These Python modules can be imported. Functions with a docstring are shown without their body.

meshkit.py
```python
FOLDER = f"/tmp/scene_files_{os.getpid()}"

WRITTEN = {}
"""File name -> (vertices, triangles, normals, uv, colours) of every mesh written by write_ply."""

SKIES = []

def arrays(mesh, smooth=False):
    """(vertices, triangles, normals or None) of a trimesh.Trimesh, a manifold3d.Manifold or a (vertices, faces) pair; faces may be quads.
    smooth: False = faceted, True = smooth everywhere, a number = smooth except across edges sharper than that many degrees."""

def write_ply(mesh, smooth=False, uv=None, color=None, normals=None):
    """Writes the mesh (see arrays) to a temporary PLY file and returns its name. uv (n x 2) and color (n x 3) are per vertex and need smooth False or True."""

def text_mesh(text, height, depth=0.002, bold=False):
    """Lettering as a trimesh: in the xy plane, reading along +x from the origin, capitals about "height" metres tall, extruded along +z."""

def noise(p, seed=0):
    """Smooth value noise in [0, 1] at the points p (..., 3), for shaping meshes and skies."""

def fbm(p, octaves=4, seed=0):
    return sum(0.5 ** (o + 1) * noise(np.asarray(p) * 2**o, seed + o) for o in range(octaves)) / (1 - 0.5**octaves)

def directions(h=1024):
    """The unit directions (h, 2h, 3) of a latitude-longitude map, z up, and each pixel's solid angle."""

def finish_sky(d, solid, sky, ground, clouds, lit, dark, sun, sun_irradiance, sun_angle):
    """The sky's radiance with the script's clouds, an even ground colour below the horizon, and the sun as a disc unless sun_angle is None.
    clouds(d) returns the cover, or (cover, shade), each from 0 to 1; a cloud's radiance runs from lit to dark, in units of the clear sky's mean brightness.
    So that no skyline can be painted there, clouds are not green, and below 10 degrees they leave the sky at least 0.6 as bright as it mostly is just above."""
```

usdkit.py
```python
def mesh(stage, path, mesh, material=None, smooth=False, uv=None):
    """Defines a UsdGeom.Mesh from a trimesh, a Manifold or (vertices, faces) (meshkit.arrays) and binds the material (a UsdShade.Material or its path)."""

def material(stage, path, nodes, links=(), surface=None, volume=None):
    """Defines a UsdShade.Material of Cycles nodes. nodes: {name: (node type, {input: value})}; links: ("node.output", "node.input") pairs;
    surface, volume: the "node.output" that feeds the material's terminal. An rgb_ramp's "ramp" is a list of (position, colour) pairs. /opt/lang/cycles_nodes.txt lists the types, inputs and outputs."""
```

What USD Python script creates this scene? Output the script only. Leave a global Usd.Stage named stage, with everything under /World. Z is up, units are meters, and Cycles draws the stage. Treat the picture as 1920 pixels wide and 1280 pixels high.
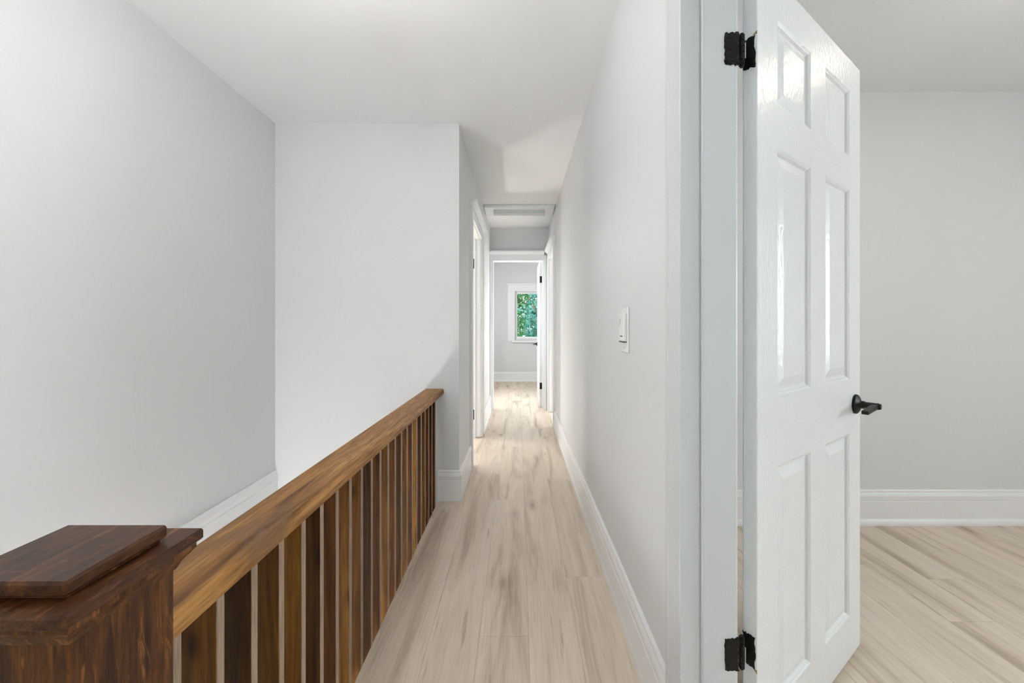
import math, random
import numpy as np, trimesh, shapely
import shapely.geometry as sg
import manifold3d as m3
import usdkit, meshkit
from pxr import Usd, UsdGeom, UsdLux, UsdShade, Gf, Sdf, Vt

stage = Usd.Stage.CreateInMemory()
UsdGeom.SetStageUpAxis(stage, 'Z')
UsdGeom.Xform.Define(stage, '/World')
UsdGeom.Scope.Define(stage, '/World/Looks')

# ------------------------------------------------------------------ camera
EYE = 1.15
F_PX, VPX, VPY = 790.0, 972.0, 610.0             # focal length and vanishing point for a 1920 x 1280 picture
cam = UsdGeom.Camera.Define(stage, '/World/camera')
cam.CreateHorizontalApertureAttr(36.0)
cam.CreateVerticalApertureAttr(24.0)
cam.CreateFocalLengthAttr(36.0 * F_PX / 1920.0)
cam.CreateHorizontalApertureOffsetAttr((960.0 - VPX) * 36.0 / 1920.0)
cam.CreateVerticalApertureOffsetAttr((VPY - 640.0) * 36.0 / 1920.0)
cam.CreateClippingRangeAttr(Gf.Vec2f(0.02, 500.0))
cam.AddTranslateOp().Set(Gf.Vec3d(0, 0, EYE))
cam.AddRotateXOp().Set(90.0)
cam.CreateExposureAttr(0.35)

# ------------------------------------------------------------------ sky, sun, window daylight
dome = UsdLux.DomeLight.Define(stage, '/World/sky')
dome.CreateColorAttr(Gf.Vec3f(0.86, 0.93, 1.0)); dome.CreateIntensityAttr(2.8)
sun = UsdLux.DistantLight.Define(stage, '/World/sun')
sun.CreateColorAttr(Gf.Vec3f(1.0, 0.95, 0.86)); sun.CreateIntensityAttr(13.0); sun.CreateAngleAttr(0.6)
sun.AddRotateXYZOp().Set(Gf.Vec3f(42, 0, -38))   # shines towards +y, from behind the house


def window_light(name, loc, rot, w, h, intensity, color=(0.98, 0.985, 1.0)):
    l = UsdLux.RectLight.Define(stage, '/World/' + name)
    l.CreateWidthAttr(w); l.CreateHeightAttr(h); l.CreateIntensityAttr(intensity); l.CreateColorAttr(Gf.Vec3f(*color))
    l.AddTranslateOp().Set(Gf.Vec3d(*loc)); l.AddRotateXYZOp().Set(Gf.Vec3f(*rot))
    return l

# a rect light shines along its local -z: each stands at a window out of view
window_light('daylight_side_room', (-2.88, 5.80, 1.45), (-90, 0, 0), 0.80, 1.10, 26.0)
window_light('daylight_bath_room', (3.06, 4.9, 1.45), (0, 90, 0), 0.80, 1.10, 2.5)
window_light('fill_light_far_room', (-1.04, 6.5, 1.45), (0, -90, 0), 1.00, 1.10, 10.0)  # added fill through an invented side window of the far room
window_light('fill_light_bedroom', (4.195, 0.20, 1.45), (0, 90, 0), 1.18, 1.28, 4.7, (0.95, 0.98, 1.0))  # added bedroom fill, just inside an unseen window
window_light('fill_light_landing', (-0.55, -2.06, 1.45), (90, 0, 0), 0.90, 1.20, 0.3)  # added frontal fill from an unseen window behind the camera
LAMP_HALL, LAMP_BED, FILL_STAIR, FILL_SIDE, FILL_BATH, FILL_LOW = 19.5, 10.5, 66.0, 50.0, 32.0, 90.0  # the side, bath, low and stair strengths belong to added fill globes

# ------------------------------------------------------------------ helpers
counts = {}
def numbered(path):
    n = counts.get(path, 0); counts[path] = n + 1
    return path if n == 0 else f'{path}_{n:03d}'

def path_of(parent, name):
    return numbered((str(parent.GetPath()) if parent else '/World') + '/' + name)

def tag(p, label=None, cat=None, group=None, kind=None):
    for k, v in (('label', label), ('category', cat), ('group', group), ('kind', kind)):
        if v: p.SetCustomDataByKey(k, v)
    return p

def thing(name, label, cat, loc=(0, 0, 0), rotz=0.0, group=None, kind=None):
    x = UsdGeom.Xform.Define(stage, path_of(None, name))
    x.AddTranslateOp().Set(Gf.Vec3d(*loc))
    if rotz: x.AddRotateZOp().Set(rotz)
    return tag(x.GetPrim(), label, cat, group, kind)

def obj(name, mesh, mat, parent=None, smooth=False, **t):
    p = usdkit.mesh(stage, path_of(parent, name), mesh, mat, smooth=smooth).GetPrim()
    return tag(p, **t)

def struct(name, mesh, mat, label, cat, smooth=False):
    return obj(name, mesh, mat, None, smooth, label=label, cat=cat, kind='structure')

def cat_(*ms):
    return trimesh.util.concatenate(list(ms))

def box(x0, x1, y0, y1, z0, z1):
    m = trimesh.creation.box((x1 - x0, y1 - y0, z1 - z0)); m.apply_translation(((x0 + x1) / 2, (y0 + y1) / 2, (z0 + z1) / 2))
    return m

def bbox(x0, x1, y0, y1, z0, z1, c=0.003):
    """a box with chamfered edges"""
    pts = []
    for x, sx in ((x0, 1), (x1, -1)):
        for y, sy in ((y0, 1), (y1, -1)):
            for z, sz in ((z0, 1), (z1, -1)):
                pts += [(x, y + sy * c, z + sz * c), (x + sx * c, y, z + sz * c), (x + sx * c, y + sy * c, z)]
    return trimesh.convex.convex_hull(np.array(pts))

def ext(poly, axis, a, b):
    """a polygon extruded: axis z takes (x, y), axis y takes (x, z), axis x takes (y, z)"""
    pl = poly if isinstance(poly, sg.Polygon) else sg.Polygon(poly)
    m = trimesh.creation.extrude_polygon(pl, b - a, engine='earcut')
    u, v, w = m.vertices[:, 0].copy(), m.vertices[:, 1].copy(), m.vertices[:, 2] + a
    m.vertices = np.stack({'z': (u, v, w), 'y': (u, w, v), 'x': (w, u, v)}[axis], 1)
    if m.volume < 0: m.invert()
    return m

def man(m):
    return m3.Manifold(m3.Mesh(np.asarray(m.vertices, np.float32), np.asarray(m.faces, np.uint32)))

def tri(m):
    q = m.to_mesh()
    return trimesh.Trimesh(q.vert_properties[:, :3], q.tri_verts, process=False)

def cut(m, *holes):
    a = man(m)
    for h in holes: a = a - man(h)
    return tri(a)

def sweep(pts, prof, left=True):
    """a moulding profile (offset from the wall, z) along a plan polyline, mitred at its corners"""
    p = np.array(pts, float); n = len(p)
    d = np.diff(p, axis=0); d /= np.linalg.norm(d, axis=1, keepdims=True)
    nr = np.stack([-d[:, 1], d[:, 0]], 1) * (1 if left else -1)
    off = []
    for i in range(n):
        if i == 0: off.append(nr[0])
        elif i == n - 1: off.append(nr[-1])
        else:
            s = nr[i - 1] + nr[i]; off.append(s / (1 + nr[i - 1] @ nr[i]))
    k = len(prof); v = []
    for i in range(n):
        for o, z in prof: v.append((*(p[i] + off[i] * o), z))
    f = []
    for i in range(n - 1):
        for j in range(k):
            a, b = i * k + j, i * k + (j + 1) % k; c, e = a + k, b + k
            f += [(a, b, e), (a, e, c)]
    _, cf = trimesh.creation.triangulate_polygon(sg.Polygon(prof), engine='earcut')
    cf = np.asarray(cf)
    if len(_) == k:
        f += [tuple(t) for t in cf] + [tuple(t[::-1] + (n - 1) * k) for t in cf]
    m = trimesh.Trimesh(v, f, process=False)
    trimesh.repair.fix_normals(m)
    return m

def lathe(prof, axis='z', sections=32):
    m = trimesh.creation.revolve(np.array(prof, float), sections=sections)
    if axis == 'y': m.apply_transform(trimesh.transformations.rotation_matrix(-math.pi / 2, (1, 0, 0)))
    if axis == '-y': m.apply_transform(trimesh.transformations.rotation_matrix(math.pi / 2, (1, 0, 0)))
    return m

# ------------------------------------------------------------------ materials
def L(name): return '/World/Looks/' + name
def mat(name, nodes, links, surface='p.BSDF'):
    return usdkit.material(stage, L(name), nodes, links, surface=surface)
def lin(r, g, b):
    return tuple(((c / 255 + 0.055) / 1.055) ** 2.4 if c > 10 else c / 255 / 12.92 for c in (r, g, b))

def paint(name, color, rough, bump_scale, bump_strength, stretch=(1, 1, 1), spec=0.5):
    if bump_strength <= 0.15:                        # smooth enough that no relief would show
        return mat(name, {'p': ('principled_bsdf', {'base_color': color, 'roughness': rough, 'specular_ior_level': spec})}, [])
    return mat(name, {
        'g': ('geometry', {}), 'm': ('mapping', {'scale': stretch}),
        'n': ('noise_texture', {'scale': bump_scale, 'detail': 1.5, 'roughness': 0.6}),
        'b': ('bump', {'strength': bump_strength, 'distance': 0.002}),
        'p': ('principled_bsdf', {'base_color': color, 'roughness': rough, 'specular_ior_level': spec})},
        [('g.position', 'm.vector'), ('m.vector', 'n.vector'), ('n.fac', 'b.height'), ('b.normal', 'p.normal')])

M = {}
M['wall'] = paint('wall_paint', (0.775, 0.78, 0.785), 0.55, 160.0, 0.10, spec=0.3)
M['ceiling'] = paint('ceiling_paint', (0.91, 0.912, 0.915), 0.8, 90.0, 0.15, spec=0.2)
M['trim'] = paint('trim_gloss_paint', (0.91, 0.915, 0.92), 0.32, 60.0, 0.08)
M['frame'] = paint('shaded_frame_paint', (0.70, 0.71, 0.718), 0.4, 50.0, 0.15)  # trim paint greyed: the shade on the bedroom door frame is in the colour
M['door'] = paint('door_gloss_paint', (0.80, 0.807, 0.815), 0.24, 150.0, 0.7, (1.0, 1.0, 0.35))
M['switch'] = paint('white_plastic', (0.86, 0.86, 0.85), 0.3, 10.0, 0.0)
M['black'] = paint('black_metal', (0.007, 0.007, 0.007), 0.45, 60.0, 0.1, spec=0.3)
M['black_paint'] = paint('thick_black_paint', (0.007, 0.007, 0.007), 0.35, 160.0, 0.9, spec=0.25)
M['bare'] = paint('bare_old_wood', (0.35, 0.25, 0.11), 0.7, 80.0, 0.3)
M['steel'] = paint('worn_steel', (0.6, 0.6, 0.58), 0.35, 60.0, 0.1)
M['dark'] = paint('dark_slot', (0.03, 0.03, 0.03), 0.6, 60.0, 0.0)
M['screed'] = paint('rough_subfloor', (0.12, 0.09, 0.07), 0.9, 40.0, 0.3)

def plank_mat(i, warm):
    """pale oak board, grain along y"""
    o = (3.7 * i, 11.3 * i, 1.9 * i)
    k = 1.0 + 0.03 * warm
    light, mid, dk = lin(235 * k, 219 * k, 202 * k), lin(225 * k, 208 * k, 189 * k), lin(176 * k, 156 * k, 135 * k)
    return mat(f'oak_plank_{"abcdef"[i]}', {
        'g': ('geometry', {}),
        'm1': ('mapping', {'scale': (9, 0.75, 1), 'location': o}), 'n1': ('noise_texture', {'scale': 1.0, 'detail': 4.0, 'roughness': 0.62, 'distortion': 0.9}),
        'r1': ('rgb_ramp', {'ramp': [(0.25, dk), (0.46, mid), (0.62, light), (1.0, light)]}),
        'm2': ('mapping', {'scale': (170, 5, 1), 'location': o}), 'n2': ('noise_texture', {'scale': 1.0, 'detail': 2.5, 'roughness': 0.7}),
        'r2': ('rgb_ramp', {'ramp': [(0.3, (0.80, 0.78, 0.76)), (0.5, (1, 1, 1)), (1, (1, 1, 1))]}),
        'x': ('mix', {'mix_type': 'multiply', 'fac': 0.75}),
        'm3': ('mapping', {'scale': (5.5, 1.7, 1), 'location': o}), 'v': ('voronoi_texture', {'scale': 1.0, 'randomness': 1.0}),
        'r3': ('rgb_ramp', {'ramp': [(0.0, (0.38, 0.32, 0.27)), (0.05, (0.55, 0.48, 0.42)), (0.12, (0.86, 0.84, 0.82)), (0.24, (1, 1, 1))]}),
        'y': ('mix', {'mix_type': 'multiply', 'fac': 0.8}),
        'm4': ('mapping', {'scale': (26, 1.5, 1), 'location': o}), 'n4': ('noise_texture', {'scale': 1.0, 'detail': 3.0, 'roughness': 0.65}),
        'r4': ('rgb_ramp', {'ramp': [(0.0, (0.45, 0.36, 0.28)), (0.27, (0.68, 0.60, 0.53)), (0.35, (1, 1, 1))]}),
        'zz': ('mix', {'mix_type': 'multiply', 'fac': 0.8}),
        'b': ('bump', {'strength': 0.12, 'distance': 0.001}),
        'p': ('principled_bsdf', {'roughness': 0.55, 'specular_ior_level': 0.25})},
        [('g.position', 'm1.vector'), ('m1.vector', 'n1.vector'), ('n1.fac', 'r1.fac'), ('g.position', 'm2.vector'), ('m2.vector', 'n2.vector'), ('n2.fac', 'r2.fac'),
         ('r1.color', 'x.color1'), ('r2.color', 'x.color2'), ('g.position', 'm3.vector'), ('m3.vector', 'v.vector'), ('v.distance', 'r3.fac'), ('x.color', 'y.color1'), ('r3.color', 'y.color2'),
         ('g.position', 'm4.vector'), ('m4.vector', 'n4.vector'), ('n4.fac', 'r4.fac'), ('y.color', 'zz.color1'), ('r4.color', 'zz.color2'),
         ('zz.color', 'p.base_color'), ('n2.fac', 'b.height'), ('b.normal', 'p.normal')])
PL = [plank_mat(i, w) for i, w in enumerate((0.0, -0.25, 0.35, -0.45, 0.2, 0.05))]

def stained(name, dk, mid, light, stretch, off, rough=0.4, edge=None, spec=0.3, knots=None, patches=None, fine=0.5):
    """stained timber. stretch: grain scale per axis (small along the grain). edge: colour of the sawn, unstained narrow faces (normals along x)"""
    nodes = {'g': ('geometry', {}),
        'm1': ('mapping', {'scale': stretch, 'location': off}), 'n1': ('noise_texture', {'scale': 1.0, 'detail': 7.0, 'roughness': 0.6, 'distortion': 1.2}),
        'r1': ('rgb_ramp', {'ramp': [(0.28, dk), (0.5, mid), (0.72, light)]}),
        'm2': ('mapping', {'scale': tuple(6 * s for s in stretch), 'location': off}), 'n2': ('noise_texture', {'scale': 1.0, 'detail': 2.5, 'roughness': 0.7}),
        'r2': ('rgb_ramp', {'ramp': [(0.34, (0.45, 0.42, 0.4)), (0.56, (1, 1, 1))]}),
        'x': ('mix', {'mix_type': 'multiply', 'fac': fine}),
        'b': ('bump', {'strength': 0.35, 'distance': 0.001}),
        'p': ('principled_bsdf', {'roughness': rough, 'specular_ior_level': spec})}
    links = [('g.position', 'm1.vector'), ('m1.vector', 'n1.vector'), ('n1.fac', 'r1.fac'), ('g.position', 'm2.vector'), ('m2.vector', 'n2.vector'), ('n2.fac', 'r2.fac'),
             ('r1.color', 'x.color1'), ('r2.color', 'x.color2'), ('n2.fac', 'b.height'), ('b.normal', 'p.normal')]
    last = 'x.color'
    if patches:
        nodes |= {'n3': ('noise_texture', {'scale': 14.0, 'detail': 5.0, 'roughness': 0.65, 'distortion': 1.5}), 'm3': ('mapping', {'scale': patches[1], 'location': off}),
                  'r3': ('rgb_ramp', {'ramp': [(patches[2], (0, 0, 0)), (patches[2] + 0.09, (0.8, 0.8, 0.8))]}), 'y': ('mix', {'mix_type': 'mix', 'color2': patches[0]})}
        links += [('g.position', 'm3.vector'), ('m3.vector', 'n3.vector'), ('n3.fac', 'r3.fac'), ('r3.color', 'y.fac'), (last, 'y.color1')]
        last = 'y.color'
    if knots:
        nodes |= {'m5': ('mapping', {'scale': knots, 'location': off}), 'v5': ('voronoi_texture', {'scale': 1.0}), 'r5': ('rgb_ramp', {'ramp': [(0.0, (0.12, 0.09, 0.07)), (0.07, (0.3, 0.25, 0.2)), (0.13, (0.85, 0.8, 0.75)), (0.2, (1, 1, 1))]}), 'k': ('mix', {'mix_type': 'multiply', 'fac': 0.85})}
        links += [('g.position', 'm5.vector'), ('m5.vector', 'v5.vector'), ('v5.distance', 'r5.fac'), (last, 'k.color1'), ('r5.color', 'k.color2')]
        last = 'k.color'
    if edge:
        nodes |= {'s': ('separate_xyz', {}), 'a': ('math', {'math_type': 'greater_than', 'value2': 0.7}),
                  'e0': ('mix', {'mix_type': 'multiply', 'fac': 0.6, 'color1': edge}), 'e': ('mix', {'mix_type': 'mix'})}
        links += [('g.normal', 's.vector'), ('s.x', 'a.value1'), ('r2.color', 'e0.color2'), ('a.value', 'e.fac'), (last, 'e.color1'), ('e0.color', 'e.color2')]
        last = 'e.color'
    links.append((last, 'p.base_color'))
    return mat(name, nodes, links)

EDGE = (0.40, 0.29, 0.21)
SL = [stained('slat_stain_dark', (0.022, 0.009, 0.002), (0.070, 0.029, 0.006), (0.15, 0.066, 0.015), (40, 40, 2.4), (0, 0, 0), 0.45, EDGE, knots=(9, 9, 3)),
      stained('slat_stain_red', (0.035, 0.012, 0.003), (0.125, 0.045, 0.009), (0.24, 0.092, 0.019), (36, 36, 2.2), (5, 2, 3), 0.45, EDGE, knots=(8, 8, 3)),
      stained('slat_stain_mid', (0.050, 0.021, 0.004), (0.18, 0.078, 0.014), (0.32, 0.145, 0.030), (32, 32, 2.0), (9, 7, 1), 0.45, EDGE, knots=(9, 9, 4)),
      stained('slat_stain_golden', (0.080, 0.034, 0.006), (0.26, 0.115, 0.021), (0.42, 0.195, 0.040), (28, 28, 1.8), (2, 9, 8), 0.45, EDGE, knots=(8, 8, 3))]
M['rail'] = stained('handrail_stain', (0.13, 0.055, 0.014), (0.38, 0.175, 0.048), (0.58, 0.31, 0.105), (26, 1.7, 26), (1, 4, 2), 0.5, fine=0.75, spec=0.25, patches=((0.21, 0.115, 0.055), (0.5, 0.13, 0.5), 0.52), knots=(11, 3.2, 2))
M['newel'] = stained('newel_dark_stain', (0.018, 0.006, 0.002), (0.105, 0.035, 0.008), (0.25, 0.095, 0.022), (44, 44, 4.5), (3, 1, 6), 0.42, patches=((0.30, 0.115, 0.028), (2.6, 2.6, 0.45), 0.57), fine=0.8, spec=0.3)
M['newel_cap'] = stained('newel_cap_dark_stain', (0.020, 0.006, 0.002), (0.080, 0.027, 0.009), (0.17, 0.064, 0.022), (48, 7.0, 48), (7, 3, 6), 0.38, patches=((0.28, 0.105, 0.030), (2.6, 0.9, 2.6), 0.60), fine=0.75, spec=0.35)
M['step'] = stained('stair_tread_stain', (0.05, 0.022, 0.008), (0.13, 0.06, 0.02), (0.22, 0.11, 0.04), (3, 26, 26), (4, 4, 4), 0.45)

M['lamp_glass'] = mat('lit_opal_glass', {'e': ('emission', {'color': (1.0, 0.98, 0.958), 'strength': LAMP_HALL})}, [], 'e.emission')
M['fill_glass_side'] = mat('fill_opal_side', {'e': ('emission', {'color': (1.0, 0.98, 0.958), 'strength': FILL_SIDE})}, [], 'e.emission')
M['fill_glass_bath'] = mat('fill_opal_bath', {'e': ('emission', {'color': (1.0, 0.98, 0.958), 'strength': FILL_BATH})}, [], 'e.emission')
M['fill_glass_low'] = mat('fill_opal_low', {'e': ('emission', {'color': (1.0, 0.98, 0.958), 'strength': FILL_LOW})}, [], 'e.emission')
M['fill_glass_dim'] = mat('fill_opal_dim', {'e': ('emission', {'color': (1.0, 0.98, 0.958), 'strength': 0.6 * FILL_LOW})}, [], 'e.emission')
M['fill_glass_stair'] = mat('fill_opal_stair', {'e': ('emission', {'color': (1.0, 0.985, 0.965), 'strength': FILL_STAIR})}, [], 'e.emission')
M['lamp_glass_warm'] = mat('lit_opal_glass_warm', {'e': ('emission', {'color': (1.0, 0.88, 0.72), 'strength': LAMP_BED})}, [], 'e.emission')
M['pane'] = mat('window_pane', {'f': ('fresnel', {'IOR': 1.5}), 't': ('transparent_bsdf', {'color': (0.95, 0.98, 0.96)}), 'g': ('glossy_bsdf', {'roughness': 0.02}), 'x': ('mix_closure', {})},
                [('f.fac', 'x.fac'), ('t.BSDF', 'x.closure1'), ('g.BSDF', 'x.closure2')], 'x.closure')

def leaf_mat(name, a, b):
    return mat(name, {'g': ('geometry', {}), 'r': ('rgb_ramp', {'ramp': [(0, a), (1, b)]}), 'd': ('principled_bsdf', {'roughness': 0.45}), 't': ('translucent_bsdf', {}), 'x': ('mix_closure', {'fac': 0.4})},
               [('g.random_per_island', 'r.fac'), ('r.color', 'd.base_color'), ('r.color', 't.color'), ('d.BSDF', 'x.closure1'), ('t.BSDF', 'x.closure2')], 'x.closure')
M['leaf_green'] = leaf_mat('leaf_green', (0.012, 0.07, 0.012), (0.17, 0.32, 0.06))
M['leaf_teal'] = leaf_mat('leaf_teal', (0.02, 0.11, 0.085), (0.16, 0.34, 0.27))
M['bark'] = paint('bark', (0.10, 0.075, 0.05), 0.9, 20.0, 1.0)
M['lawn'] = paint('lawn', (0.06, 0.14, 0.03), 0.95, 8.0, 0.5)

# ------------------------------------------------------------------ the shell
H, HB = 2.478, 2.506               # ceiling heights: hall, bedroom
XR, XR2 = 0.412, 0.537             # the long hall wall, its two faces
XL, XL2 = -0.39, -0.51
XS = -1.60                         # stairwell side wall
Y1, Y1b = 2.772, 2.892             # wall at the end of the stairwell
Y2, Y2b = 5.72, 5.84               # wall at the end of the hall
Y3, Y3b = 8.65, 8.83               # far room's window wall
YB, YBb = 2.446, 2.566             # bedroom's end wall
LOW = -2.2
DH = 2.06                          # rough height of door openings

struct('wall_right', cut(box(XR, XR2, -2.0, Y2, 0, HB), box(0, 1, 0.255, 1.041, -1, DH + 0.012), box(0, 1, 4.80, 5.58, -1, DH)), M['wall'], 'long plain white hallway wall that carries the light switch', 'wall')
struct('wall_stairwell_side', box(XS - 0.12, XS, -2.0, Y1b, LOW, H), M['wall'], 'tall plain white wall along the far side of the stairwell', 'wall')
struct('wall_stairwell_end', box(XS, XL, Y1, Y1b, LOW, H), M['wall'], 'plain white wall that the wooden handrail runs into', 'wall')
struct('wall_hall_left', cut(box(XL2, XL, Y1b, Y2, 0, H), box(-1, 0, 3.465, 4.33, -1, DH)), M['wall'], 'narrow white hallway wall with the open side doorway beyond the stairwell', 'wall')
struct('wall_hall_end', cut(box(-3.62, 3.12, Y2, Y2b, 0, H), box(-0.351, 0.349, 5, 6, -1, 2.038), box(-3.28, -2.48, 5, 6, 0.9, 2.0)), M['wall'], 'white wall at the end of the hallway above the far doorway', 'wall')
struct('wall_far_window', cut(box(-1.12, 2.72, Y3, Y3b, 0, H), box(-0.07, 0.75, 8, 9, 0.87, 1.85)), M['wall'], 'white wall of the far room with the window', 'wall')
struct('wall_far_room_left', cut(box(-1.12, -1.0, Y2b, Y3, 0, H), box(-2, 0, 6.0, 7.0, 0.9, 2.0)), M['wall'], 'white side wall of the far room with an added side window', 'wall')
struct('wall_far_room_right', box(2.6, 2.72, Y2b, Y3, 0, H), M['wall'], 'plain white side wall of the far room behind the open door', 'wall')
struct('wall_side_room_left', box(-3.62, -3.5, Y1b, Y2, 0, H), M['wall'], 'white outer wall of the room behind the side doorway', 'wall')
struct('wall_side_room_front', box(-3.62, XS - 0.12, Y1, Y1b, 0, H), M['wall'], 'white wall of the side room backing on the stairwell', 'wall')
struct('wall_bath_right', cut(box(3.0, 3.12, YBb, Y2, 0, H), box(2, 4, 4.5, 5.3, 0.9, 2.0)), M['wall'], 'white outer wall of the small room past the second doorway', 'wall')
struct('wall_bedroom_back', box(XR2, 4.32, YB, YBb, 0, HB), M['wall'], 'plain white bedroom wall seen behind the open panelled door', 'wall')
struct('wall_bedroom_right', cut(box(4.2, 4.32, -1.6, YB, 0, HB), box(4, 5, -0.40, 0.80, 0.8, 2.1)), M['wall'], 'white bedroom wall with an added bedroom window', 'wall')
struct('wall_bedroom_front', box(XR2, 4.32, -1.72, -1.6, 0, HB), M['wall'], 'white bedroom wall opposite the bare end wall', 'wall')
struct('wall_hall_back', cut(box(XS - 0.12, XR2, -2.12, -2.0, LOW, H), box(-1.0, -0.1, -3, -1, 0.85, 2.05)), M['wall'], 'white wall closing the landing behind the newel post', 'wall')
struct('ceiling', cut(box(-3.62, 3.12, -2.12, Y3b, H, H + 0.1), box(XR + 0.06, 4, -2.0, YB + 0.06, 2, 3), box(-0.30, 0.32, 4.66, 4.96, 2, 3)), M['ceiling'], 'smooth white ceiling over stairwell and hallway', 'ceiling')
struct('ceiling_bedroom', box(XR + 0.06, 4.32, -1.72, YBb, HB, HB + 0.08), M['ceiling'], 'smooth white ceiling of the bedroom', 'ceiling')

# ------------------------------------------------------------------ floor of single planks
XF = -0.528                        # edge of the landing at the stairwell
YF = 0.62                          # where the stairs start
outline = shapely.union_all([sg.box(XS, -2.0, XR, YF), sg.box(XF, YF, XR, Y1), sg.box(XL, Y1, XR, Y2), sg.box(XR, 0.26, XR2, 1.036), sg.box(XR, 4.80, XR2, 5.58), sg.box(XL2, 3.47, XL, 4.33),
    sg.box(-0.34, Y2, 0.338, Y2b), sg.box(-1.0, Y2b, 2.6, Y3), sg.box(-3.5, Y1b, XL2, Y2), sg.box(XR2, YBb, 3.0, Y2), sg.box(XR2, -1.6, 4.2, YB)])
floor = thing('floor', 'pale oak plank floor running through the hallway and its rooms', 'floor', kind='structure')
slab = [box(XF + 0.003, 4.32, -2.12, Y3b, -0.24, -0.012), box(-3.62, XF + 0.003, Y1 + 0.02, Y3b, -0.24, -0.012), box(-3.62, XF + 0.003, -2.12, YF, -0.24, -0.012)]
obj('subfloor', tri(man(slab[0]) + man(slab[1]) + man(slab[2])), M['screed'], floor)
rng = random.Random(7)
PW, PLEN = 0.182, 1.22
x0, row = -0.691 - PW * 17, 0
while x0 < 4.25:
    y = -2.0 - rng.choice((0.0, 0.31, 0.62, 0.93)) - 0.05 * rng.random()
    if -0.72 < x0 < 0.4: y = (-2.36, -2.75, -2.85, -2.10, -2.55, -2.95)[int((x0 + 0.70) / PW) % 6]
    while y < Y3b:
        piece = sg.box(x0, y, x0 + PW, y + PLEN).intersection(outline)
        for g in getattr(piece, 'geoms', [piece]):
            if g.is_empty or g.geom_type != 'Polygon' or g.area < 0.002: continue
            top = g.buffer(-0.0004, join_style='mitre'); low = g.buffer(-0.0001, join_style='mitre')
            if top.is_empty or top.geom_type != 'Polygon' or len(top.exterior.coords) != len(low.exterior.coords):
                m = ext(low, 'z', -0.011, 0.0)
            else:
                m = ext(low, 'z', -0.011, 0.0)
                hi = m.vertices[:, 2] > -0.001
                lo_c = np.array(low.exterior.coords)[:-1]; hi_c = np.array(top.exterior.coords)[:-1]
                for i in np.nonzero(hi)[0]:
                    k = np.argmin(((hi_c - m.vertices[i, :2]) ** 2).sum(1)); m.vertices[i, :2] = hi_c[k]
            obj('plank', m, PL[rng.randrange(6)], floor)
        y += PLEN
    x0 += PW; row += 1

# ------------------------------------------------------------------ stairwell below the landing
st = thing('staircase', 'dark stained flight of stairs going down inside the stairwell', 'stairs', kind='structure')
NS = 10; RUN, RISE = (Y1 - YF) / NS, -LOW / (NS + 1)
for i in range(NS):
    ya = YF + i * RUN; z = -RISE * (i + 1)
    obj('tread', bbox(XS, XF - 0.02, ya - 0.0, ya + RUN + 0.02 if i < NS - 1 else ya + RUN, z - 0.03, z), M['step'], st)
    obj('riser', box(XS, XF - 0.02, ya - 0.015 if i else ya, ya + 0.0 if i else ya + 0.012, z, z + RISE - 0.031), M['trim'], st)
struct('wall_stairwell_under', box(XF, XF + 0.1, YF, Y1, LOW, -0.24), M['wall'], 'white wall below the landing edge inside the stairwell', 'wall')
struct('floor_lower', box(XS, XF, -2.0, Y1, LOW - 0.1, LOW), M['step'], 'dark wooden floor at the foot of the stairs', 'floor')
struct('trim_landing_edge', box(XF + 0.0005, XF + 0.003, YF, Y1, -0.24, -0.0115), M['trim'], 'thin white fascia along the landing edge behind the railing slats', 'trim')

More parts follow.
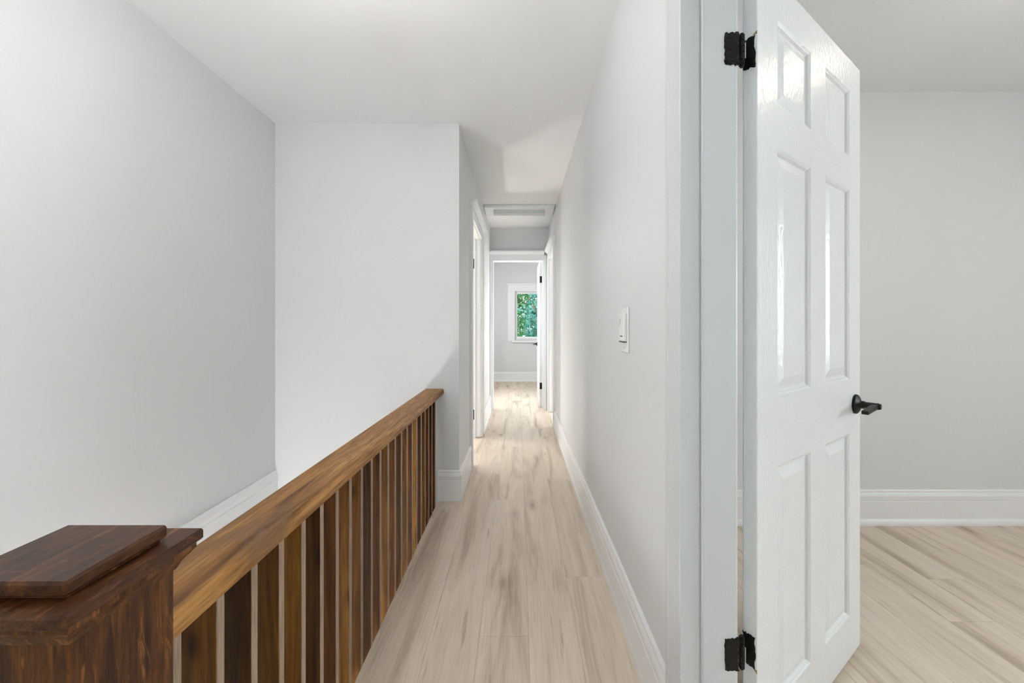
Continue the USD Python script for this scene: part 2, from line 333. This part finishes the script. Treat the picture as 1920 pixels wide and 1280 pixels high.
# ------------------------------------------------------------------ baseboards
BB = [(0, 0), (0.028, 0), (0.028, 0.012), (0.024, 0.024), (0.017, 0.034), (0.016, 0.040), (0.016, 0.134), (0.013, 0.138), (0.016, 0.142), (0.017, 0.165), (0.013, 0.180), (0.011, 0.184), (0.012, 0.194), (0.008, 0.200), (0, 0.200)]
BBS = [(o if z > 0.03 else min(o, 0.018), z) for o, z in BB]
struct('baseboard_right', sweep([(XR, 1.128), (XR, 4.70)], BBS, True), M['trim'], 'tall white moulded baseboard along the switch wall of the hallway', 'baseboard')
struct('baseboard_stair_corner', sweep([(XL, 3.37), (XL, Y1), (-0.53, Y1)], BBS, True), M['trim'], 'white moulded baseboard wrapping the corner where the railing ends', 'baseboard')
struct('baseboard_hall_left', sweep([(XL, Y2), (XL, 4.44)], BB, True), M['trim'], 'short white baseboard between side doorway and far doorway', 'baseboard')
struct('baseboard_stairwell', sweep([(XS, YF - 0.4), (XS, Y1)], BB, False), M['trim'], 'white moulded baseboard on the stairwell wall beyond the handrail', 'baseboard')
struct('baseboard_bedroom', sweep([(4.2, YB), (XR2, YB), (XR2, 1.13)], BB, True), M['trim'], 'white moulded baseboard along the bare bedroom wall', 'baseboard')
struct('baseboard_far_room', sweep([(2.6, Y3), (-1.0, Y3)], BB, True), M['trim'], 'white baseboard under the window in the far room', 'baseboard')

# ------------------------------------------------------------------ door frames
def casing_section(w, t):
    """(across, out) section of a casing, from the inner edge at 0 to the outer edge at w"""
    return [(0, 0), (0, t * 0.72), (0.004, t * 0.80), (w * 0.35, t * 0.80), (w - 0.020, t * 0.86), (w - 0.018, t), (w - 0.004, t), (w, t - 0.004), (w, 0)]

def casing_leg(face, sign, y_in, dirn, w, t, z1, z0=0.0):
    """face: x of the wall; sign: the way the casing stands out; y_in: its inner edge; dirn: towards its outer edge"""
    return ext([(face + sign * o, y_in + dirn * a) for a, o in casing_section(w, t)], 'z', z0, z1)

def head_y(face, sign, y0, y1, z0, z1, t, cap=True):
    parts = [ext([(face, z0), (face + sign * t * 0.8, z0), (face + sign * t * 0.8, z1), (face, z1)], 'y', y0, y1)]
    return cat_(*parts)

def cap_prof(face, sign, z):
    return [(face + sign * o, zz) for o, zz in ((0, z - 0.052), (0.027, z - 0.052), (0.030, z - 0.042), (0.046, z - 0.026), (0.060, z - 0.016), (0.062, z - 0.012), (0.062, z), (0, z))]

# bedroom doorway (near): jamb facing the camera, casing on the hall side
t1 = thing('trim_1', 'white painted door frame and casing around the bedroom doorway', 'door frame', kind='structure')
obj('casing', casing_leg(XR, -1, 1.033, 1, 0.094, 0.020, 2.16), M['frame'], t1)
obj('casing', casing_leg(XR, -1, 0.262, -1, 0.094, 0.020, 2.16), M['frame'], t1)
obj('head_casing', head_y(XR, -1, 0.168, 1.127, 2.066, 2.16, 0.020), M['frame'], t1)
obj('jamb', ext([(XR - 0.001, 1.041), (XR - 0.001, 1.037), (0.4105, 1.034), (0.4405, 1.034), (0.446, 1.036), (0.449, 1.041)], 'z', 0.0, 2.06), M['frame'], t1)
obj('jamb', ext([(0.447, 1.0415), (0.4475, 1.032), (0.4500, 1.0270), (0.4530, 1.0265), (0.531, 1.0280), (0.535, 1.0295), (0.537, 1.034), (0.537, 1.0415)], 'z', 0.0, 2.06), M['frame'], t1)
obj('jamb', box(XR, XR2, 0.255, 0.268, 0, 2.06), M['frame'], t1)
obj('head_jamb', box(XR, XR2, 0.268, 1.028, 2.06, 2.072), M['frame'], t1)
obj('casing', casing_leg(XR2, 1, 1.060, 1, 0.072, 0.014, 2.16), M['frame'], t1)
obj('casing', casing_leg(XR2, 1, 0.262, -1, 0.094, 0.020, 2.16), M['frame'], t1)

# side doorway on the stairwell side
t2 = thing('trim_2', 'white door frame with moulded cap around the side doorway', 'door frame', kind='structure')
obj('casing', casing_leg(XL, 1, 3.465, -1, 0.095, 0.026, 2.105), M['trim'], t2)
obj('casing', casing_leg(XL, 1, 4.325, 1, 0.115, 0.026, 2.105, 0.010), M['trim'], t2)
obj('head_casing', head_y(XL, 1, 3.465, 4.325, 2.03, 2.105, 0.026), M['trim'], t2)
obj('cap_moulding', ext(cap_prof(XL, 1, 2.156), 'y', 3.350, 4.465), M['trim'], t2)
obj('jamb', box(XL2, XL + 0.004, 4.315, 4.33, 0.012, 2.045), M['trim'], t2)
obj('jamb', box(XL2, XL + 0.004, 3.465, 3.480, 0.0, 2.045), M['trim'], t2)
obj('head_jamb', box(XL2, XL + 0.004, 3.48, 4.315, 2.03, 2.045), M['trim'], t2)
obj('stop', bbox(-0.475, -0.435, 4.303, 4.315, 0.0, 2.03, 0.002), M['trim'], t2)

# doorway on the switch side, near the end of the hall
t3 = thing('trim_3', 'white door frame with moulded cap at the far end of the switch wall', 'door frame', kind='structure')
obj('casing', casing_leg(XR, -1, 4.800, -1, 0.095, 0.026, 2.105), M['trim'], t3)
obj('casing', casing_leg(XR, -1, 5.575, 1, 0.095, 0.026, 2.105), M['trim'], t3)
obj('head_casing', head_y(XR, -1, 4.800, 5.575, 2.03, 2.105, 0.026), M['trim'], t3)
obj('cap_moulding', ext(cap_prof(XR, -1, 2.153), 'y', 4.685, 5.655), M['trim'], t3)
obj('jamb', box(XR - 0.004, XR2, 5.565, 5.58, 0.012, 2.045), M['trim'], t3)
obj('jamb', box(XR - 0.004, XR2, 4.80, 4.815, 0, 2.045), M['trim'], t3)
obj('head_jamb', box(XR - 0.004, XR2, 4.815, 5.565, 2.03, 2.045), M['trim'], t3)
obj('stop', bbox(0.46, 0.50, 5.553, 5.565, 0.0, 2.03, 0.002), M['trim'], t3)

# doorway at the end of the hall
t4 = thing('trim_4', 'white door frame of the doorway that ends the hallway', 'door frame', kind='structure')
obj('jamb', box(-0.352, -0.340, Y2 - 0.004, Y2b + 0.004, 0, 2.039), M['trim'], t4)
obj('jamb', box(0.338, 0.350, Y2 - 0.004, Y2b + 0.004, 0, 2.039), M['trim'], t4)
obj('head_jamb', box(-0.340, 0.338, Y2 - 0.004, Y2b + 0.004, 2.027, 2.039), M['trim'], t4)
def leg_x(x_in, dirn, w, t): return ext([(x_in + dirn * a, Y2 - o) for a, o in casing_section(w, t)], 'z', 0.0, 2.105)
obj('casing', leg_x(-0.342, -1, 0.047, 0.024), M['trim'], t4)
obj('casing', leg_x(0.340, 1, 0.045, 0.024), M['trim'], t4)
obj('head_casing', ext([(Y2, 2.029), (Y2 - 0.019, 2.029), (Y2 - 0.019, 2.105), (Y2, 2.105)], 'x', -0.389, 0.384), M['trim'], t4)
obj('cap_moulding', ext([(Y2 - o, z) for o, z in ((0, 2.105), (0.026, 2.105), (0.030, 2.115), (0.046, 2.131), (0.056, 2.141), (0.056, 2.157), (0, 2.157))], 'x', -0.389, 0.349), M['trim'], t4)
obj('stop', bbox(0.324, 0.338, 5.755, 5.790, 0, 2.027, 0.002), M['trim'], t4)

# ------------------------------------------------------------------ doors
DW, DT, DZ0, DZ1 = 0.778, 0.035, 0.022, 2.052
PANELS = [(u0, u1, z0, z1) for z0, z1 in ((0.167, 0.785), (0.967, 1.6115), (1.72, 1.946)) for u0, u1 in ((0.112, 0.334), (0.448, 0.668))]

def frustum(u0, u1, z0, z1, y0, y1, inset):
    """rectangle at depth y0 shrinking by inset at depth y1"""
    a = [(u0, y0, z0), (u1, y0, z0), (u1, y0, z1), (u0, y0, z1)]
    i = inset
    b = [(u0 + i, y1, z0 + i), (u1 - i, y1, z0 + i), (u1 - i, y1, z1 - i), (u0 + i, y1, z1 - i)]
    return trimesh.convex.convex_hull(np.array(a + b))

def door_leaf():
    leaf = man(bbox(0, DW, 0, DT, DZ0, DZ1, 0.0018))
    for p in PANELS:
        for y0, y1 in ((-0.0006, 0.0042), (0.004, 0.0105)):
            ins = 0.007 if y0 < 0 else 0.005
            q = p if y0 < 0 else (p[0] + 0.0085, p[1] - 0.0085, p[2] + 0.0085, p[3] - 0.0085)
            leaf = leaf - man(frustum(*q, y0, y1, ins))
            leaf = leaf - man(frustum(*q, DT - y0, DT - y1, ins))
    return tri(leaf)

def panel_pair(p):
    q = (p[0] + 0.0145, p[1] - 0.0145, p[2] + 0.0145, p[3] - 0.0145)
    return cat_(frustum(*q, 0.0118, 0.0025, 0.030), frustum(*q, DT - 0.0118, DT - 0.0025, 0.030))

LEAF = door_leaf()

def ragged(pts, seed, amp, n=9):
    """a closed outline with paint-like ragged edges"""
    r = random.Random(seed); out = []
    for i in range(len(pts)):
        a, b = np.array(pts[i]), np.array(pts[(i + 1) % len(pts)])
        nrm = np.array([b[1] - a[1], a[0] - b[0]]); nrm = nrm / np.linalg.norm(nrm)
        for k in range(n):
            out.append(tuple(a + (b - a) * k / n + nrm * (r.random() - 0.35) * amp))
    return sg.Polygon(out).buffer(0)

def biggest(g):
    return max(getattr(g, 'geoms', [g]), key=lambda q: q.area)

def handle(parent, u, z, face_y, out, toward, mat_):
    """lever handle: out is -1 or +1 along local y, the lever turns towards local -x"""
    rose = lathe([(0.0, 0.0), (0.033, 0.0), (0.0335, 0.004), (0.032, 0.008), (0.026, 0.012), (0.017, 0.015), (0.0132, 0.018), (0.0130, 0.024), (0, 0.024)], '-y' if out < 0 else 'y', 40)
    rose.apply_translation((u, face_y, z))
    h = obj('handle', rose, mat_, parent, 35, label='matte black lever handle with a domed round rose')
    neck = lathe([(0.0, 0.022), (0.0130, 0.022), (0.0130, 0.026), (0.0110, 0.028), (0.0105, 0.060), (0.0115, 0.062), (0.0085, 0.071), (0, 0.072)], '-y' if out < 0 else 'y', 28)
    neck.apply_translation((u, face_y, z))
    obj('neck', neck, mat_, h, 35)
    pts = []
    for a, hw, hz, drop in ((0.010, 0.0090, 0.0085, 0.0), (-0.02, 0.0085, 0.0075, -0.001), (-0.07, 0.0085, 0.006, -0.005), (-0.112, 0.009, 0.0055, -0.008)):
        pts.append([(u + a, face_y + out * 0.056 + sy * hw, z + drop + sz * hz) for sy, sz in ((-1, -1), (1, -1), (1, 1), (-1, 1))])
    pieces = [trimesh.convex.convex_hull(np.array(pts[i] + pts[i + 1])) for i in range(len(pts) - 1)]
    lever = man(pieces[0])
    for q in pieces[1:]: lever = lever + man(q)
    obj('lever', tri(lever), mat_, h)

def make_door(name, label, loc, rotz, handle_face, hz):
    d = thing(name, label, 'door', loc, rotz, kind='structure')
    obj('leaf', LEAF, M['door'], d)
    for p in PANELS: obj('panel', panel_pair(p), M['door'], d)
    for face in handle_face:
        handle(d, 0.722, hz, 0.0 if face < 0 else DT, face, -1, M['black'])
    obj('latch_plate', bbox(DW - 0.0005, DW + 0.0012, 0.006, 0.029, hz - 0.028, hz + 0.028, 0.0004), M['black'], d)
    return d

ANG = math.degrees(math.atan2(0.594, 0.8046))
d1 = make_door('door_1', 'white six-panel bedroom door standing ajar with black lever handle', (0.583, 1.0286, 0), ANG, (-1, 1), 0.879)
# hinges of the near door: one leaf on the jamb, one on the door edge, knuckle between (world axes turned into the door's)
ca, sa = math.cos(math.radians(ANG)), math.sin(math.radians(ANG))
def to_door(m):
    v = np.array(m.vertices); x, y = v[:, 0] - 0.583, v[:, 1] - 1.0286
    m = m.copy(); m.vertices = np.stack([ca * x + sa * y, -sa * x + ca * y, v[:, 2]], 1)
    return m
def hinge(parent, zc, seed, h=0.076):
    z0, z1 = zc - h / 2, zc + h / 2
    seg = h / 5; knuckle = []
    for k in range(5):
        c = trimesh.creation.cylinder(0.0068, seg - 0.0012, sections=20); c.apply_translation((0.5478, 1.0335, z0 + seg * (k + 0.5))); knuckle.append(c)
    pin = trimesh.creation.cylinder(0.0045, h + 0.006, sections=16); pin.apply_translation((0.5478, 1.0335, zc)); knuckle.append(pin)
    kn = obj('hinge', to_door(cat_(*knuckle)), M['black_paint'], parent, 30, label='black painted butt hinge with ragged paint edges')
    jl = ext(biggest(ragged([(0.504, z0), (0.5365, z0 - 0.002), (0.5365, z1 + 0.002), (0.504, z1)], seed, 0.005)), 'y', 1.0258, 1.0285)
    obj('hinge_leaf', to_door(jl), M['black_paint'], kn)
    el = ext(biggest(ragged([(-0.001, z0 + 0.001), (-0.001, z1), (-0.0305, z1 - 0.001), (-0.0305, z0 - 0.003)][::-1], seed + 1, 0.005)), 'x', -0.0016, 0.0004)
    el.vertices[:, 1] = -el.vertices[:, 1] * 1.0; el.invert() if el.volume < 0 else None
    el.vertices[:, 1] = DT - el.vertices[:, 1]
    if el.volume < 0: el.invert()
    obj('hinge_leaf', el, M['black_paint'], kn)
    sc = []
    for zz in (z0 + 0.011, zc, z1 - 0.011):
        s1 = trimesh.creation.cylinder(0.0034, 0.0012, sections=14); s1.apply_transform(trimesh.transformations.rotation_matrix(math.pi / 2, (1, 0, 0))); s1.apply_translation((0.511 + 0.006 * (zz == zc), 1.0254, zz)); sc.append(to_door(s1))
        s2 = trimesh.creation.cylinder(0.0034, 0.0012, sections=14); s2.apply_transform(trimesh.transformations.rotation_matrix(math.pi / 2, (0, 1, 0))); s2.apply_translation((-0.0018, 0.012 + 0.006 * (zz == zc), zz)); sc.append(s2)
    for s in sc: obj('screw', s, M['black_paint'], kn)
    obj('pin_wear', to_door(bbox(0.5530, 0.5548, 1.0275, 1.0290, zc - 0.022, zc + 0.016, 0.0003)), M['steel'], kn, label='bare metal glint on the hinge pin')
    tri_ = sg.Polygon([(0.0002, z1 + 0.001), (0.0105, z1 + 0.002), (0.0002, z1 + 0.009)]) if zc > 1 else sg.Polygon([(0.0002, z0 - 0.003), (0.0085, z0 - 0.004), (0.0002, z0 - 0.013)])
    bare = ext(tri_, 'x', -0.0008, 0.0003)
    obj('bare_wood', bare, M['bare'], kn, label='chipped patch of bare wood by the hinge')
hinge(d1, 1.824, 3)
hinge(d1, 0.349, 11)

d2 = make_door('door_2', 'white panelled door swung fully open in the far room', (0.330, 5.862, 0), 90.0, (-1, 1), 0.862)
for zc in (1.79, 0.31):
    hx = obj('hinge', bbox(-0.055, 0.012, 0.000, 0.0005, zc - 0.045, zc + 0.045, 0.0002), M['black'], d2, label='black butt hinge')
    obj('hinge_leaf', bbox(-0.062, -0.018, -0.0075, -0.0055 + 0.0005, zc - 0.045, zc + 0.045, 0.0004), M['black'], hx)
    obj('hinge_leaf', bbox(-0.0022, 0.0002, 0.002, 0.033, zc - 0.045, zc + 0.045, 0.0004), M['black'], hx)
    c = trimesh.creation.cylinder(0.006, 0.09, sections=16); c.apply_translation((-0.008, -0.002, zc)); obj('knuckle', c, M['black'], hx, 30)

d3 = make_door('door_3', 'white panelled door folded back inside the side room', (-0.54, 4.345, 0), 96.0, (1,), 0.88)
for zc in (1.80, 0.29):
    hx = obj('hinge', bbox(-0.0022, 0.0002, 0.002, 0.033, zc - 0.045, zc + 0.045, 0.0004), M['black'], d3, label='black butt hinge')
hj = t2
for zc in (1.78, 0.24):
    obj('hinge_leaf', bbox(-0.470, -0.452, 4.3005, 4.3035, zc - 0.05, zc + 0.05, 0.0008), M['black'], t2, label='black hinge plate on the white jamb')

# ------------------------------------------------------------------ light switch
sw = thing('light_switch', 'white slide dimmer light switch on the plain hallway wall', 'switch', (XR, 1.608, 1.133))
obj('plate', bbox(-0.0075, 0.0, -0.046, 0.046, -0.086, 0.086, 0.003), M['switch'], sw)
body = obj('dimmer_body', bbox(-0.021, -0.0072, -0.034, 0.034, -0.044, 0.066, 0.003), M['switch'], sw)
obj('slot', bbox(-0.0216, -0.0208, 0.008, 0.012, -0.020, 0.044, 0.0002), M['dark'], body, label='dark slider slot')
obj('rocker', cat_(trimesh.convex.convex_hull(np.array([(-0.0205, y, z) for y in (-0.022, 0.006) for z in (-0.022, 0.044)] + [(-0.0255, y, -0.019) for y in (-0.020, 0.004)] + [(-0.0215, y, 0.040) for y in (-0.020, 0.004)]))), M['switch'], body)
obj('slot', bbox(-0.0225, -0.0208, -0.024, 0.008, -0.0255, -0.0225, 0.0002), M['dark'], body, label='dark gap under the rocker')
obj('slot', bbox(-0.0212, -0.0070, -0.034, 0.034, -0.0465, -0.0445, 0.0002), M['dark'], body, label='dark gap under the dimmer body')
for z in (-0.068,):
    s = trimesh.creation.cylinder(0.0032, 0.0014, sections=16); s.apply_transform(trimesh.transformations.rotation_matrix(math.pi / 2, (0, 1, 0))); s.apply_translation((-0.0078, 0.0, z)); obj('screw', s, M['switch'], sw)

# ------------------------------------------------------------------ attic hatch
ah = thing('attic_hatch', 'small white framed attic hatch in the hallway ceiling before the far doorway', 'attic hatch', (0.0, 4.81, H), kind='structure')
def local(m, loc):
    m.apply_translation((-loc[0], -loc[1], -loc[2])); return m
AL = (0.0, 4.81, H)
for x0_, x1_, y0_, y1_ in ((-0.377, 0.396, 4.62, 4.655), (-0.377, 0.396, 4.965, 5.00), (-0.377, -0.29, 4.655, 4.965), (0.31, 0.396, 4.655, 4.965)):
    obj('frame_board', local(bbox(x0_, x1_, y0_, y1_, H - 0.036, H - 0.0005, 0.003), AL), M['trim'], ah)
obj('panel', local(box(-0.295, 0.315, 4.658, 4.962, H + 0.03, H + 0.045), AL), M['wall'], ah)

# ------------------------------------------------------------------ stair railing
rl = thing('stair_railing', 'brown stained wooden railing of upright slats along the stairwell', 'railing', (-0.5525, 0.46, 0))
RL = (-0.5525, 0.46, 0)
hand = sg.Polygon([(-0.615, 0.700), (-0.494, 0.700), (-0.490, 0.704), (-0.490, 0.720), (-0.493, 0.729), (-0.500, 0.735), (-0.606, 0.735), (-0.612, 0.732), (-0.615, 0.726)])
hr = ext(hand, 'y', 0.598, Y1)
obj('handrail', local(hr, RL), M['rail'], rl, 30, label='golden brown handrail with visible grain')
order = [2, 2, 0, 2, 3, 0, 1, 3, 2, 0, 1, 2, 1, 0, 2, 1, 3, 0, 2, 1, 0, 1]
for k in range(22):
    y = 0.640 + 0.0963 * k
    obj('slat', local(bbox(-0.600, -0.527, y, y + 0.020, -0.14, 0.7005, 0.0012), RL), SL[order[k]], rl)
NX0, NX1, NY0, NY1 = -0.631, -0.490, 0.459, 0.600
np_ = obj('newel_post', local(bbox(NX0, NX1, NY0, NY1, 0.0, 0.806, 0.002), RL), M['newel'], rl, label='square dark stained newel post with stepped cap')
def ring(o0, z0, o1, z1):
    a = [(x, y, z) for z, o in ((z0, o0), (z1, o1)) for x in (NX0 - o, NX1 + o) for y in (NY0 - o, NY1 + o)]
    return trimesh.convex.convex_hull(np.array(a))
cove = man(ring(0.0015, 0.803, 0.006, 0.812)) + man(ring(0.006, 0.812, 0.018, 0.826)) + man(ring(0.018, 0.826, 0.018, 0.836))
obj('cove_moulding', local(tri(cove), RL), M['newel'], np_)
obj('tray', local(bbox(NX0 - 0.025, NX1 + 0.024, NY0 - 0.027, NY1 + 0.026, 0.8345, 0.8505, 0.003), RL), M['newel_cap'], np_)
obj('cap_neck', local(bbox(NX0 + 0.005, NX1 - 0.006, NY0 + 0.004, NY1 - 0.016, 0.850, 0.856, 0.001), RL), M['newel'], np_)
obj('cap', local(bbox(NX0 + 0.001, NX1, NY0 - 0.004, NY1 - 0.010, 0.855, 0.872, 0.003), RL), M['newel_cap'], np_)

# ------------------------------------------------------------------ lamps out of view, several added as fill
def ceiling_lamp(label, x, y, z, glass):
    t = thing('ceiling_lamp', label, 'lamp', (x, y, z))
    obj('base', lathe([(0, -0.0005), (0.165, -0.0005), (0.17, -0.012), (0.16, -0.030), (0.0, -0.030)][::-1]), M['switch'], t, 30)
    obj('shade', lathe([(0.0, -0.085), (0.05, -0.083), (0.10, -0.072), (0.14, -0.050), (0.155, -0.030), (0.0, -0.030)]), glass, t, 40)
def globe_lamp(label, x, y, z, glass, drop=0.27, r=0.12):
    t = thing('globe_lamp', label, 'lamp', (x, y, z))
    obj('canopy', lathe([(0, -0.0005), (0.065, -0.0005), (0.065, -0.012), (0.03, -0.028), (0.0, -0.028)][::-1]), M['black'], t, 30)
    obj('rod', lathe([(0, -0.026), (0.008, -0.026), (0.008, -drop + r - 0.02), (0.035, -drop + r - 0.015), (0.035, -drop + r + 0.0), (0, -drop + r + 0.0)][::-1]), M['black'], t, 30)
    g = trimesh.creation.icosphere(2, r); g.apply_translation((0, 0, -drop)); obj('globe', g, glass, t, True)
globe_lamp('lit opal globe lamp hanging over the landing beside the railing', -0.60, 1.10, H, M['lamp_glass'])
globe_lamp('unseen opal globe on the ceiling of the side room, added as fill light for the hall', -1.0, 5.25, H, M['fill_glass_side'])  # added to brighten the far hall, tucked out of its sight lines
globe_lamp('unseen opal globe on the ceiling of the small room past the switch wall, added as fill light for the hall', 0.98, 3.05, H, M['fill_glass_bath'])  # also added, so this room bounces light into the hall
def fill_floor_globe(label, x, y, glass):  # unseen globe added to throw light up onto the far hall ceiling
    t = thing('fill_floor_lamp', label, 'lamp', (x, y, 0))
    obj('base', lathe([(0, 0.0005), (0.085, 0.0005), (0.085, 0.012), (0.03, 0.02), (0.03, 0.20), (0, 0.20)]), M['black'], t, 30)
    g = trimesh.creation.icosphere(2, 0.10); g.apply_translation((0, 0, 0.29)); obj('globe', g, M[glass], t, True)
fill_floor_globe('unseen low opal globe in the side room, added to uplight the hall ceiling', -1.35, 4.5, 'fill_glass_low')
fill_floor_globe('unseen low opal globe in the small room past the switch wall, added to uplight the hall ceiling', 1.35, 5.2, 'fill_glass_dim')
sc_ = thing('fill_sconce', 'unseen opal globe low on the stairwell wall, added to light the ceiling from below', 'lamp', (XS, 1.20, -0.42))  # added below the landing to lift the ceiling brightness
obj('backplate', lathe([(0, 0.0), (0.06, 0.0), (0.06, 0.012), (0.02, 0.022), (0, 0.022)]).apply_transform(trimesh.transformations.rotation_matrix(math.pi / 2, (0, 1, 0))), M['black'], sc_, 30)
g_ = trimesh.creation.icosphere(2, 0.11); g_.apply_translation((0.13, 0, 0)); obj('globe', g_, M['fill_glass_stair'], sc_, True)
ceiling_lamp('lit warm opal ceiling lamp in the bedroom', 2.02, 1.42, HB, M['lamp_glass_warm'])

# ------------------------------------------------------------------ windows
def window(name, label, axis, wall0, wall1, a0, a1, z0, z1, inner, sill=True, pane_in_view=True):
    """axis y: window in a wall facing along y, spanning x from a0 to a1. inner: sign of the room side (-1: the room lies before wall0)"""
    t = thing(name, label, 'window', kind='structure')
    def bx(u0, u1, v0, v1, zz0, zz1, c=0.003):
        return bbox(u0, u1, v0, v1, zz0, zz1, c) if axis == 'y' else bbox(v0, v1, u0, u1, zz0, zz1, c)
    face = wall0 if inner < 0 else wall1
    def outw(d0, d1):                                  # depth towards the room from the wall face
        a, b = face + inner * d0, face + inner * d1
        return (min(a, b), max(a, b))
    cw = 0.15
    v0, v1 = outw(0.0, 0.020)
    obj('casing', bx(a0 - cw, a0, v0, v1, z0 - 0.04, z1 + 0.0), M['trim'], t)
    obj('casing', bx(a1, a1 + cw, v0, v1, z0 - 0.04, z1 + 0.0), M['trim'], t)
    obj('head_casing', bx(a0 - cw, a1 + cw, v0, v1, z1, z1 + 0.135), M['trim'], t)
    v0, v1 = outw(0.0, 0.038)
    obj('cap_moulding', bx(a0 - cw - 0.03, a1 + cw + 0.03, v0, v1, z1 + 0.135, z1 + 0.165), M['trim'], t)
    v0, v1 = outw(-0.02, 0.045)
    obj('sill', bx(a0 - 0.06, a1 + 0.06, v0, v1, z0 - 0.07, z0 - 0.035), M['trim'], t)
    mid = (wall0 + wall1) / 2
    fr = 0.045
    obj('frame', cut(bx(a0, a1, mid - 0.035, mid + 0.035, z0, z1), bx(a0 + fr, a1 - fr, mid - 0.2, mid + 0.2, z0 + fr, z1 - fr, 0.0005)), M['trim'], t)
    obj('pane', bx(a0 + fr - 0.004, a1 - fr + 0.004, mid - 0.003, mid + 0.003, z0 + fr - 0.004, z1 - fr + 0.004, 0.0005), M['pane'], t)
    return t
window('window_1', 'white framed window in the far room with green trees outside', 'y', Y3, Y3b, -0.07, 0.75, 0.87, 1.85, -1)
window('window_2', 'white framed window of the side room past the stairwell', 'y', Y2, Y2b, -3.28, -2.48, 0.9, 2.0, -1)
window('window_3', 'white framed window of the small room past the switch wall', 'x', 3.0, 3.12, 4.5, 5.3, 0.9, 2.0, -1)
window('window_4', 'white framed second window of the far room, added out of view as fill light', 'x', -1.12, -1.0, 6.0, 7.0, 0.9, 2.0, 1)  # put in to light the open door and the far wall
window('window_5', 'wide white framed bedroom window, unseen, added as fill light', 'x', 4.2, 4.32, -0.40, 0.80, 0.8, 2.1, -1)  # added opening for the bedroom fill, set clear of door reflections

window('window_6', 'white framed landing window behind the newel post, unseen, added as frontal fill', 'y', -2.12, -2.0, -1.0, -0.1, 0.85, 2.05, 1)  # added opening for the frontal fill on the landing

# ------------------------------------------------------------------ outside the far window
struct('ground_outside', box(-30, 30, 9.2, 60, -3.2, -3.0), M['lawn'], 'green lawn below the trees outside the far window', 'lawn')
def tree(label, x, y, h, cz, rx, rz, n, leaf, mat_, seed):
    t = thing('tree', label, 'tree', (x, y, -3.0), group=None)
    r = np.random.default_rng(seed)
    trunk = [trimesh.creation.cylinder(0.16, h, sections=12)]; trunk[0].apply_translation((0, 0, h / 2))
    for k in range(9):
        a, zz = r.random() * 6.28, h * (0.45 + 0.5 * r.random())
        e = np.array([math.cos(a) * rx * 0.7, math.sin(a) * rx * 0.7, zz + rz * 0.5 * r.random()])
        trunk.append(trimesh.creation.cylinder(0.05, segment=[(0, 0, zz - 0.4), e], sections=7))
    obj('trunk', cat_(*trunk), M['bark'], t, 40)
    d = r.normal(size=(n, 3)); d /= np.linalg.norm(d, axis=1, keepdims=True)
    lump = 0.55 + 0.55 * meshkit.noise(d * 2.6 + seed * 3.1, seed)
    rad = (r.random(n) ** 0.45) * lump
    c = d * rad[:, None] * np.array([rx, rx, rz]) + np.array([0, 0, cz])
    ax = r.normal(size=(n, 3)); ax /= np.linalg.norm(ax, axis=1, keepdims=True)
    b = np.cross(ax, r.normal(size=(n, 3))); b /= np.linalg.norm(b, axis=1, keepdims=True)
    s = leaf * (0.6 + 0.8 * r.random(n))[:, None]
    v = np.stack([c - ax * s, c + b * s * 0.45, c + ax * s, c - b * s * 0.45], 1).reshape(-1, 3)
    f = (np.arange(n)[:, None] * 4 + np.array([[0, 1, 2, 0, 2, 3]])).reshape(-1, 3)
    obj('foliage', trimesh.Trimesh(v, f, process=False), mat_, t, kind='stuff')
tree('leafy green tree close to the window, filling its lower part', -1.0, 14.5, 3.6, 3.9, 1.45, 2.1, 5200, 0.085, M['leaf_green'], 5)
tree('tall blue-green tree standing behind the leafy one', 1.5, 17.5, 5.0, 4.4, 1.7, 2.4, 5200, 0.10, M['leaf_teal'], 8)
tree('broad dark green tree at the back of the garden', -0.4, 25.0, 5.5, 5.0, 3.0, 3.0, 5200, 0.13, M['leaf_green'], 13)
